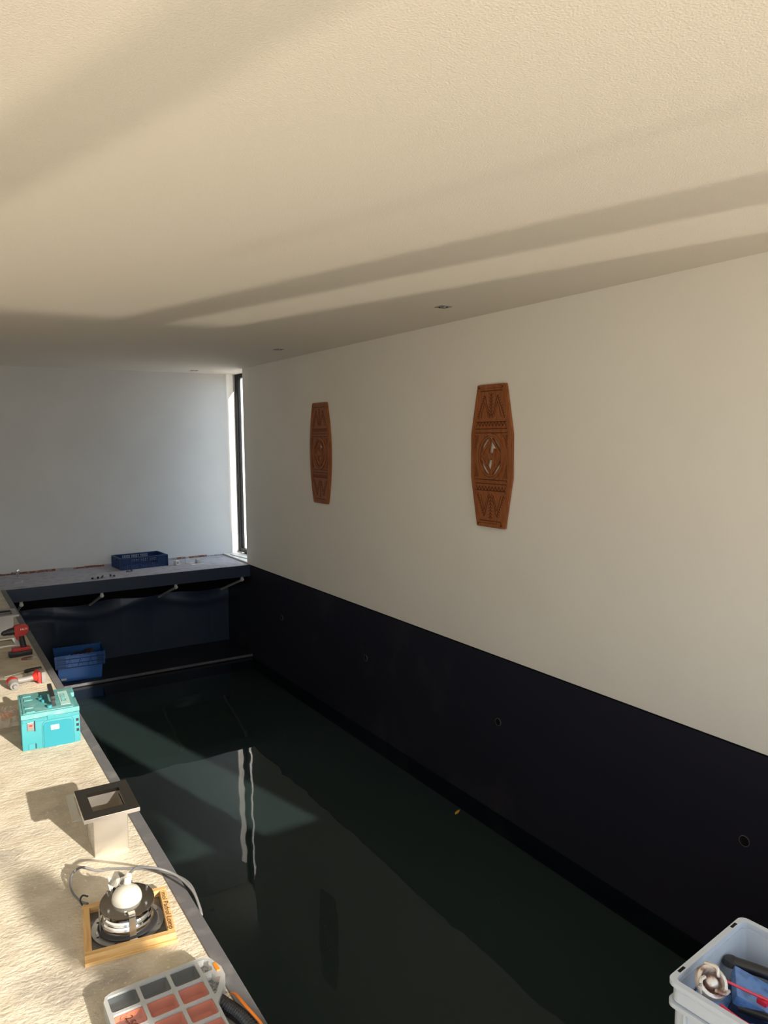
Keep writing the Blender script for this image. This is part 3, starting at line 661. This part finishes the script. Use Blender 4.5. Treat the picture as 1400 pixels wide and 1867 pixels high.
# crumpled bag with an orange piece
m = MB(); random.seed(9); NB = 14
gv = [[None] * NB for _ in range(NB)]
for i in range(NB):
    for j in range(NB):
        u, v = i / (NB - 1) - .5, j / (NB - 1) - .5; e = max(0, 1 - (2.1 * max(abs(u), abs(v))) ** 3)
        gv[i][j] = m.bm.verts.new((u * 0.20 + random.uniform(-.008, .008), v * 0.32 + random.uniform(-.008, .008), 0.004 + e * (0.055 + random.uniform(-.016, .016))))
for i in range(NB - 1):
    for j in range(NB - 1): m.bm.faces.new((gv[i][j], gv[i + 1][j], gv[i + 1][j + 1], gv[i][j + 1]))
tag(m.build('plastic_bag', 'bag', None, loc=(0.345, 4.98, 0.0)), 'crumpled clear plastic bag lying left of the turquoise case', 'plastic bag')
m = MB(); m.prism([(-0.03, -0.04), (0.035, -0.025), (0.04, 0.045), (-0.01, 0.05), (-0.045, 0.01)], 0.0, 0.014)
tag(m.build('orange_wrapper', 'orange', None, loc=(0.375, 5.03, 0.002)), 'orange wrapper inside the crumpled clear bag', 'wrapper')

# ------------------------------------------------------------------ turquoise tool case
def tool_case():
    t = thing('tool_case', 'turquoise plastic tool case with folding black handle standing at the pool edge', 'tool case', (0.560, 4.575, 0.0), radians(-3.5))
    W, D, H = 0.150, 0.188, 0.212
    m = MB(); m.box(-W, -D, 0, W, D, 0.176, bev=0.006)
    for yy in (-0.10, -0.075): m.box(-W - 0.003, yy, 0.0, -W + 0.002, yy + 0.012, 0.165)
    m.box(-W + .01, D - 0.002, 0.02, W - .01, D + 0.004, 0.15, bev=.002)
    m.build('body', 'teal', t, smooth=30)
    m = MB(); m.prism(rrect(-0.040, -0.02, 0.112, 0.145, 0.022), 0, 0.004, M=frame_M((0, -D, 0), (1, 0, 0), (0, 0, 1)))
    m.build('front_panel', 'teal_panel', t)
    m = MB()  # arch outline bead round the panel
    arc = [(-0.046, 0.0), (-0.046, 0.120), (-0.038, 0.140), (-0.020, 0.150), (0.095, 0.150), (0.112, 0.140), (0.117, 0.122), (0.117, 0.0)]
    m.tube([(a, -D - 0.001, b + 0.004) for a, b in arc], 0.0022, n=6, sub=4); m.box(-W + .004, -D - 0.003, 0.158, W - 0.004, -D + .002, 0.172, bev=.002, seg=1)
    m.build('bead', 'teal', t)
    m = MB(); m.box(-W - 0.001, -D - 0.002, 0.178, W - 0.018, D, 0.206, bev=0.005); m.box(-W + .012, -D + .012, 0.205, W - .03, D - .012, H - 0.002, bev=0.002)
    m.box(W - 0.02, -D + 0.05, 0.178, W + 0.001, -D + 0.20, 0.197, bev=0.004); m.box(W - 0.02, D - 0.11, 0.178, W + 0.001, D, 0.206, bev=0.004); m.box(W - 0.02, -D, 0.178, W + 0.001, -D + 0.05, 0.206, bev=0.004)
    lid = m.build('lid', 'teal_lid', t, smooth=30)
    for k, (a, b) in enumerate(((-0.10, -0.15), (-0.105, -0.08), (-0.10, 0.06), (-0.105, 0.13))):
        m = MB(); m.box(a - .022, b - .02, 0.208, a + .022, b + .02, H + 0.002, bev=.002); m.build('lid_boss', 'teal_lid', lid)
    m = MB(); m.box(0.060, -0.13, 0.209, 0.112, 0.12, H - 0.0005, bev=.001); m.build('logo_plate', 'teal_pale', lid)
    text_mesh('brand_lettering', 'makita', 0.058, frame_M((0.086, 0.0, H), (0, -1, 0), (1, 0, 0)), 'teal_lid', lid, 0.001, 0.2)
    for yy in (-0.155, -0.05, 0.05): pass
    for a, b in ((0.0, -0.135), (-0.022, -0.02), (-0.035, 0.02), (-0.022, 0.06)):
        m = MB(); m.cyl((a, b, 0.206), (a, b, 0.224), 0.014, n=14); m.build('lid_post', 'teal', lid, smooth=30)
    m = MB()      # black handle: flat bail standing up, lengthwise
    m.box(0.008, -0.130, 0.240, 0.032, 0.130, 0.268, bev=0.005); m.box(0.010, -0.130, 0.206, 0.030, -0.100, 0.252, bev=0.003); m.box(0.010, 0.100, 0.206, 0.030, 0.130, 0.252, bev=0.003)
    m.box(0.010, -0.132, 0.205, 0.034, -0.098, 0.214); m.box(0.010, 0.098, 0.205, 0.034, 0.132, 0.214)
    m.build('handle', 'rubber', t, smooth=30)
    m = MB(); m.box(-0.122, -D - 0.006, 0.112, -0.088, -D, 0.160, bev=0.003); la = m.build('latch', 'grey_metal', t)
    m = MB(); m.box(-0.112, -D - 0.0075, 0.137, -0.096, -D - 0.005, 0.147); m.build('latch_mark', 'red', la)
    m = MB(); m.box(-0.086, -D - 0.005, 0.106, -0.081, -D, 0.166); m.build('latch_gap', 'rubber', t)
    m = MB(); m.box(-0.084, -D - 0.004, 0.006, -0.080, -D, 0.035); m.build('catch_gap', 'rubber', t)
    m = MB(); m.box(-0.120, -D - 0.004, 0.004, -0.088, -D, 0.034, bev=0.002); m.build('foot_catch', 'teal', t)
    m = MB(); m.box(-0.018, -D - 0.006, 0.160, 0.018, -D, 0.184, bev=0.002); m.build('centre_catch', 'teal', t)
    for k in range(3):
        m = MB(); m.box(0.130, -D - 0.001, 0.062 + 0.030 * k, 0.144, -D + 0.004, 0.078 + 0.030 * k); m.build('side_notch', 'rubber', t)
    m = MB(); m.box(-0.002, -D - 0.0055, 0.098, 0.040, -D - 0.003, 0.124); st = m.build('sticker', 'white', t)
    text_mesh('sticker_lettering', 'ROT', 0.014, frame_M((0.019, -D - 0.0056, 0.111), (1, 0, 0), (0, 0, 1)), 'orange', st)
tool_case()

# ------------------------------------------------------------------ lamp on its wooden frame
def lamp():
    rz = radians(-8.7); cx, cy = 0.532, 2.555
    fr = thing('wooden_frame', 'square pine frame with handwritten words carrying the underwater lamp', 'frame', (cx, cy, 0.0), rz)
    S, Wd, H = 0.146, 0.024, 0.034
    parts = [('batten', (-S, -S, 0.0, S, -S + Wd, H), 'pine'), ('batten', (-S, S - Wd, 0, S, S, H), 'pine'), ('batten', (-S, -S + Wd, 0, -S + Wd, S - Wd, H), 'pine_y'), ('batten', (S - Wd, -S + Wd, 0, S, S - Wd, H), 'pine_y')]
    for nm, b, mt in parts:
        m = MB(); m.box(*b, bev=0.0015, seg=1); o = m.build(nm, mt, fr)
    # lower ledger strip visible below the front batten
    m = MB(); m.box(-S, -S - 0.008, 0.0, S + 0.006, -S, 0.013, bev=.001, seg=1); m.build('ledger_strip', 'pine', fr)
    m = MB(); m.box(-S + Wd, -S + Wd, 0.002, S - Wd, S - Wd, 0.0115); m.build('base_board', 'ply', fr)
    text_mesh('handwriting', 'mol Padrol Lomp', 0.034, frame_M((S - Wd / 2, -0.005, H), (0, -1, 0), (1, 0, 0)) @ Matrix.Diagonal((0.95, 0.72, 1, 1)), 'marker', fr, 0.0004, 0.1)
    la = thing('underwater_lamp', 'round stainless underwater pool lamp with white dome resting in wooden frame', 'pool lamp', (cx, cy, 0.012), rz)
    m = MB(); m.prism(circ(0, 0, 0.122, 48), 0.0, 0.005, [circ(0, 0, 0.062, 32)] + [circ(0.108 * cos(a), 0.108 * sin(a), 0.005, 10) for a in [radians(q) for q in (20, 65, 110, 155, 200, 245, 290, 335)]])
    m.build('flange_plate', 'grey_metal', la, smooth=30)
    m = MB(); m.lathe([(0.060, 0.004), (0.098, 0.004), (0.101, 0.010), (0.097, 0.016), (0.088, 0.018)], n=48); m.build('gasket', 'rubber', la, smooth=50)
    m = MB(); pr = [(0.086, 0.010), (0.090, 0.020), (0.088, 0.030), (0.084, 0.032), (0.087, 0.038), (0.085, 0.044), (0.079, 0.046), (0.081, 0.052), (0.078, 0.058), (0.066, 0.062), (0.060, 0.070), (0.040, 0.074), (0.0, 0.076)]
    m.lathe(pr, n=56); m.build('reflector_body', 'chrome', la, smooth=40)
    m = MB(); m.lathe([(0.0, 0.078), (0.088, 0.082), (0.091, 0.084), (0.091, 0.087), (0.086, 0.088), (0.0, 0.088)], n=48, M=Matrix.Translation((0, 0.0, 0.010)) @ Matrix.Rotation(radians(6), 4, 'X')); m.build('cover_disc', 'steel_top', la, smooth=40)
    for a in (25, 75, 140, 215, 262, 320):
        bx_, by_ = 0.078 * cos(radians(a)), 0.078 * sin(radians(a)); zb = 0.097 + by_ * 0.105
        m = MB(); m.cyl((bx_, by_, zb), (bx_, by_, zb + 0.010), 0.0045, n=8); m.build('bolt', 'chrome', la, smooth=30)
    m = MB(); m.lathe([(0.050, 0.088), (0.051, 0.104), (0.048, 0.117), (0.041, 0.129), (0.030, 0.137), (0.014, 0.142), (0.0, 0.143)], n=40, sy=1.0); m.build('dome', 'white_plastic', la, smooth=70)
    m = MB(); m.cyl((0.004, 0.022, 0.132), (0.008, 0.038, 0.150), 0.013, n=14); m.cyl((0.008, 0.038, 0.150), (0.011, 0.048, 0.158), 0.017, 0.012, n=10); m.build('cable_gland', 'white_plastic', la, smooth=40)
    for a, ln in ((276, 0.022), (190, 0.012)):                         # straps from disc down to flange
        ca, sa = cos(radians(a)), sin(radians(a)); Ms = frame_M((0.094 * ca, 0.094 * sa, 0.0), (-sa, ca, 0), (0, 0, 1))
        m = MB(); m.box(-ln / 2, 0.008, -0.0008, ln / 2, 0.094, 0.0012, M=Ms); m.box(-ln / 2, 0.092, -0.018, ln / 2, 0.0945, 0.0012, M=Ms); m.box(-ln / 2 - .002, 0.004, 0.0, ln / 2 + .002, 0.010, 0.014, M=Ms); m.build('strap', 'steel', la)
    # crumpled foil behind the dome
    m = MB(); random.seed(2)
    g2 = [[m.bm.verts.new((-0.055 + 0.012 * i + random.uniform(-.004, .004), 0.055 + 0.013 * j + random.uniform(-.004, .004), 0.100 + random.uniform(0, .03) + .004 * j)) for j in range(5)] for i in range(6)]
    for i in range(5):
        for j in range(4): m.bm.faces.new((g2[i][j], g2[i + 1][j], g2[i + 1][j + 1], g2[i][j + 1]))
    m.build('foil', 'chrome', la)
    # cable, in world coordinates turned into the lamp's frame
    inv = (Matrix.Translation((cx, cy, 0.012)) @ Matrix.Rotation(rz, 4, 'Z')).inverted()
    pts = [(0.550, 2.600, 0.168), (0.590, 2.645, 0.160), (0.640, 2.70, 0.115), (0.700, 2.722, 0.075), (0.752, 2.69, 0.045), (0.786, 2.61, 0.012), (0.792, 2.54, -0.04), (0.800, 2.60, -0.030), (0.795, 2.68, 0.002), (0.762, 2.755, 0.012), (0.700, 2.845, 0.007), (0.640, 2.900, 0.006), (0.560, 2.950, 0.006), (0.510, 2.965, 0.008), (0.455, 2.985, 0.030), (0.412, 2.950, 0.030), (0.400, 2.88, 0.012), (0.415, 2.80, 0.008), (0.432, 2.745, 0.02)]
    m = MB(); m.tube([inv @ Vector(p_) for p_ in pts], 0.0048, n=10, sub=8); m.build('cable', 'grey_rubber', la, smooth=60)
    m = MB(); m.tube([inv @ Vector(p_) for p_ in ((0.412, 2.730, 0.030), (0.408, 2.748, 0.040), (0.420, 2.765, 0.045), (0.438, 2.760, 0.038))], 0.0035, n=8); m.build('cable_tie', 'rubber', la, smooth=60)
lamp()

# ------------------------------------------------------------------ organiser box with compartments, hose
def organiser():
    t = thing('organizer_box', 'clear-lidded compartment box with orange and dark bins at the lower picture edge', 'organizer', (0.0, 0.0, 0.0))
    x0, x1, y0, y1, H = 0.372, 0.664, 1.72, 2.200, 0.052
    out = [(x0, y0), (x0, y1 - 0.03), (x0 + 0.008, y1 - 0.010), (x0 + 0.028, y1), (x1 + 0.018, y1), (x1 + 0.036, y1 - 0.012), (x1 + 0.056, y1 - 0.075), (x1 + 0.054, y1 - 0.115), (x1 + 0.040, y1 - 0.150), (x1 - 0.004, y1 - 0.215), (x1 - 0.006, y1 - 0.30), (x1 - .006, y0)]
    out = out[::-1]
    rows = [(2.111, 2.187), (2.028, 2.104), (1.945, 2.021), (1.862, 1.938), (1.779, 1.855)]; cols = [(0.382, 0.469), (0.476, 0.562), (0.569, 0.653)]
    cells = [(c, r) for r in rows for c in cols]
    holes = [rrect(c[0], r[0], c[1], r[1], 0.008, 3) for c, r in cells]
    s1 = [(0.662, 2.125), (0.690, 2.125), (0.694, 2.140), (0.688, 2.155), (0.694, 2.172), (0.682, 2.184), (0.662, 2.184)]
    s2 = [(0.662, 2.112), (0.684, 2.112), (0.690, 2.098), (0.702, 2.085), (0.690, 2.062), (0.672, 2.030), (0.662, 2.022)]
    m = MB(); m.prism(out, 0.002, H - 0.006, holes + [s1, s2]); m.build('tray', 'frost', t)
    m = MB(); sc_ = lambda pts, k, c: [(c[0] + (x - c[0]) * k, c[1] + (y - c[1]) * k) for x, y in pts]
    m.prism(out, H - 0.0055, H, [rrect(c[0] + .002, r[0] + .002, c[1] - .002, r[1] - .002, 0.008, 3) for c, r in cells] + [s1, s2]); lid = m.build('lid', 'frost', t)
    m = MB()
    for c, r in cells: m.prism(rrect(c[0] + .001, r[0] + .001, c[1] - .001, r[1] - .001, 0.008, 3), H - 0.003, H - 0.002)
    m.prism(s1, H - .003, H - .002); m.prism(s2, H - .003, H - .002); m.build('window', 'lid_clear', lid)
    for k, (c, r) in enumerate(cells):
        m = MB(); dark = k < 3; a = rrect(c[0] + .0015, r[0] + .0015, c[1] - .0015, r[1] - .0015, 0.007, 3); b = rrect(c[0] + .0035, r[0] + .0035, c[1] - .0035, r[1] - .0035, 0.006, 3)
        m.prism(a, 0.004, H - 0.008, [b]); m.prism(b, 0.004, 0.010)
        m.build('bin', 'bin_dark' if dark else 'bin_orange', t)
    m = MB(); m.prism(s1, 0.006, 0.030); m.prism(s2, 0.006, 0.030); m.build('screw_fill', 'screws', t)['kind'] = 'stuff'
    m = MB(); m.box(0.700, 2.112, 0.020, 0.712, 2.150, H + 0.003, bev=0.003); o = m.build('latch', 'orange', t); o.rotation_euler.z = 0.0
    for yy in (2.02, 1.90):
        m = MB(); m.box(x0 - 0.006, yy, 0.012, x0 + .002, yy + 0.035, 0.036, bev=.002); m.build('hinge', 'rubber', t)
    text_mesh('handwriting', '2,50', 0.030, frame_M((0.424, 2.050, H + 0.0004), (0.15, -1, 0), (1, 0.15, 0)), 'marker', lid, 0.0003)
organiser()
m = MB(); hp = [(0.672, 2.03, 0.022), (0.692, 1.970, 0.026), (0.708, 1.915, 0.028), (0.716, 1.85, 0.028), (0.718, 1.76, 0.028), (0.700, 1.66, 0.028)]
m.tube(hp, 0.0195, n=16, sub=12, ripple=(1, 0.0026)); tag(m.build('corrugated_hose', 'rubber', None), 'black corrugated hose curling out beside the compartment box', 'hose')
m = MB(); m.tube([(0.722, 2.045, 0.012), (0.722, 2.005, 0.036), (0.724, 1.925, 0.052), (0.741, 1.85, 0.040), (0.744, 1.76, 0.030), (0.73, 1.66, 0.02)], 0.0045, n=8)
tag(m.build('orange_cable', 'orange', None, smooth=60), 'thin orange cable running along the black corrugated hose', 'cable')

# ------------------------------------------------------------------ grey crate on the near edge
def grey_box():
    rz = radians(6); t = thing('grey_crate', 'light grey stackable plastic crate at lower right corner', 'crate', (1.79, 0.835, 0.0), rz)
    X, Y, H, T = 0.20, 0.30, 0.32, 0.004
    m = MB(); o_, i_ = rrect(-X + .012, -Y + .012, X - .012, Y - .012, 0.02), rrect(-X + .016, -Y + .016, X - .016, Y - .016, 0.016)
    m.prism(o_, 0.0, H - 0.02, [i_]); m.prism(i_, 0.0, 0.006)
    for k in range(7):
        yy = -Y + .05 + (2 * Y - .1) * k / 6; m.box(-X + .004, yy - .003, 0.02, -X + .013, yy + .003, H - .07); m.box(X - .013, yy - .003, 0.02, X - .004, yy + .003, H - .07)
    for k in range(5):
        xx = -X + .05 + (2 * X - .1) * k / 4; m.box(xx - .003, -Y + .004, 0.02, xx + .003, -Y + .013, H - .07); m.box(xx - .003, Y - .013, 0.02, xx + .003, Y - .004, H - .07)
    m.build('body', 'box_grey', t, smooth=30)
    m = MB(); m.prism(rrect(-X, -Y, X, Y, 0.022), H - 0.012, H, [rrect(-X + .016, -Y + .016, X - .016, Y - .016, 0.014)])
    m.prism(rrect(-X + .008, -Y + .008, X - .008, Y - .008, 0.02), H - 0.055, H - 0.011, [rrect(-X + .013, -Y + .013, X - .013, Y - .013, 0.018)]); m.build('rim', 'box_grey', t)
    m = MB(); m.prism(rrect(-X, -Y, X, Y, 0.022), H - 0.070, H - 0.058, [rrect(-X + .013, -Y + .013, X - .013, Y - .013, 0.018)]); m.build('collar', 'box_grey', t, smooth=30)
    for sgn in (-1, 1):
        m = MB(); m.box(sgn * 0.14 - 0.014, Y - 0.012, H - 0.001, sgn * 0.14 + 0.014, Y - 0.004, H + 0.0006); m.build('rim_slot', 'hole', t)
    R_ = Matrix.Translation((1.79, 0.835, 0)) @ Matrix.Rotation(rz, 4, 'Z')
    def put(m, name, mats, label, cat, smooth=False, group=None):
        o = m.build(name, mats, None, smooth=smooth); o.location = (1.79, 0.835, 0) if cat == 'carton' else R_ @ Vector((-0.035, 0.015, 0.05)); o.rotation_euler.z = rz; return tag(o, label, cat, group)
    # rags and cartons fill the crate so the visible things lie on something
    m = MB()
    for (a, b, c, d, h0, h1) in ((-0.17, -0.27, 0.17, 0.02, 0.006, 0.16), (-0.15, 0.03, 0.16, 0.27, 0.006, 0.18)): m.box(a, b, h0, c, d, h1, bev=0.01)
    put(m, 'cartons', 'blue_dark', 'dark cartons at the bottom of the light grey crate', 'carton')
    def pack(x, y, z, a, tilt, sx_, sy_, label):
        m = MB(); Mq = Matrix.Translation((x, y, z)) @ Matrix.Rotation(a, 4, 'Z') @ Matrix.Rotation(tilt, 4, 'X')
        m.box(-sx_, -sy_, -0.015, sx_, sy_, 0.015, bev=0.008, M=Mq); put(m, 'blue_packet', 'blue_pack', label, 'packet', True, 'blue packets in the grey crate')
    pack(0.06, 0.13, 0.185, 0.5, 0.35, 0.060, 0.085, 'large pale blue packet on top, beside the black tool in the grey crate')
    pack(-0.055, 0.225, 0.175, 0.2, 0.25, 0.070, 0.040, 'blue packet against the far side of the grey crate, behind wire brush')
    pack(-0.085, 0.10, 0.165, 1.2, 0.15, 0.050, 0.055, 'blue crumpled packet at the left wall of the grey crate')
    m = MB(); Mq = Matrix.Translation((-0.090, 0.205, 0.270)) @ Matrix.Rotation(radians(35), 4, 'X') @ Matrix.Rotation(radians(-20), 4, 'Y')
    m.lathe([(0.022, -0.016), (0.036, -0.016), (0.042, 0.0), (0.038, 0.012), (0.030, 0.014), (0.024, 0.004), (0.022, -0.016)], n=26, M=Mq)
    m.lathe([(0.0, -0.014), (0.023, -0.014), (0.019, 0.0), (0.015, 0.012), (0.009, 0.016), (0.0, 0.016)], n=20, M=Mq)
    for k in range(3): m.tube([Mq @ Vector((0.020 * cos(k * 2.1), 0.020 * sin(k * 2.1), 0.012)), Mq @ Vector((0.034 * cos(k * 2.1 + .5), 0.034 * sin(k * 2.1 + .5), 0.020)), Mq @ Vector((0.044 * cos(k * 2.1 + 1.1), 0.044 * sin(k * 2.1 + 1.1), 0.002))], 0.005, n=6, sub=5)
    put(m, 'cup_brush', 'brush', 'dirty round cup brush lying on top inside the grey crate', 'brush', 40)
    m = MB(); m.tube([(-0.055, 0.185, 0.270), (-0.01, 0.120, 0.245), (0.035, 0.060, 0.225), (0.09, 0.01, 0.225), (0.15, -0.03, 0.21)], 0.0035, n=6); m.box(-0.012, 0.100, 0.224, 0.010, 0.125, 0.238, bev=0.004)
    put(m, 'red_strap', 'strap', 'bright red thin strap running right from the cup brush', 'strap', True, 'red straps in the grey crate')
    m = MB(); m.tube([(-0.115, 0.168, 0.245), (-0.100, 0.110, 0.225), (-0.060, 0.050, 0.205), (-0.02, -0.01, 0.20), (0.02, -0.08, 0.18)], 0.0045, n=6); m.box(-0.078, 0.055, 0.198, -0.050, 0.080, 0.214, bev=0.004)
    put(m, 'red_strap', 'strap', 'dark red strap hanging from left side of the cup brush', 'strap', True, 'red straps in the grey crate')
    m = MB(); m.tube([(0.105, 0.240, 0.210), (0.135, 0.17, 0.208), (0.160, 0.08, 0.202), (0.172, 0.00, 0.19)], 0.014, n=12, radii=(0.017, 0.011)); m.lathe([(0.0, 0.008), (0.018, 0.006), (0.024, -0.008), (0.0, -0.016)], (0.103, 0.246, 0.214), n=18)
    put(m, 'black_tool', 'rubber', 'black handled tool leaning along the right side of the grey crate', 'tool', 40)
    m = MB(); m.tube([(-0.02, 0.165, 0.190), (0.005, 0.09, 0.192), (0.02, 0.02, 0.195), (0.03, -0.06, 0.19)], 0.010, n=10)
    put(m, 'black_cable', 'rubber', 'thick black cable lying between the packets in the grey crate', 'cable', 60)
grey_box()

# ------------------------------------------------------------------ leaf on the water
m = MB(); m.prism([(-0.045, 0.0), (-0.02, 0.014), (0.02, 0.012), (0.045, -0.002), (0.015, -0.010), (-0.02, -0.010)], 0.0, 0.0025)
for v in m.bm.verts: v.co.z += 0.12 * v.co.x * v.co.x * 8 * 0.3
o = m.build('floating_leaf', 'leaf', None, loc=(3.51, 4.47, WZ + 0.0005)); o.rotation_euler.z = 0.5
tag(o, 'small yellow leaf floating on the dark pool water', 'leaf')
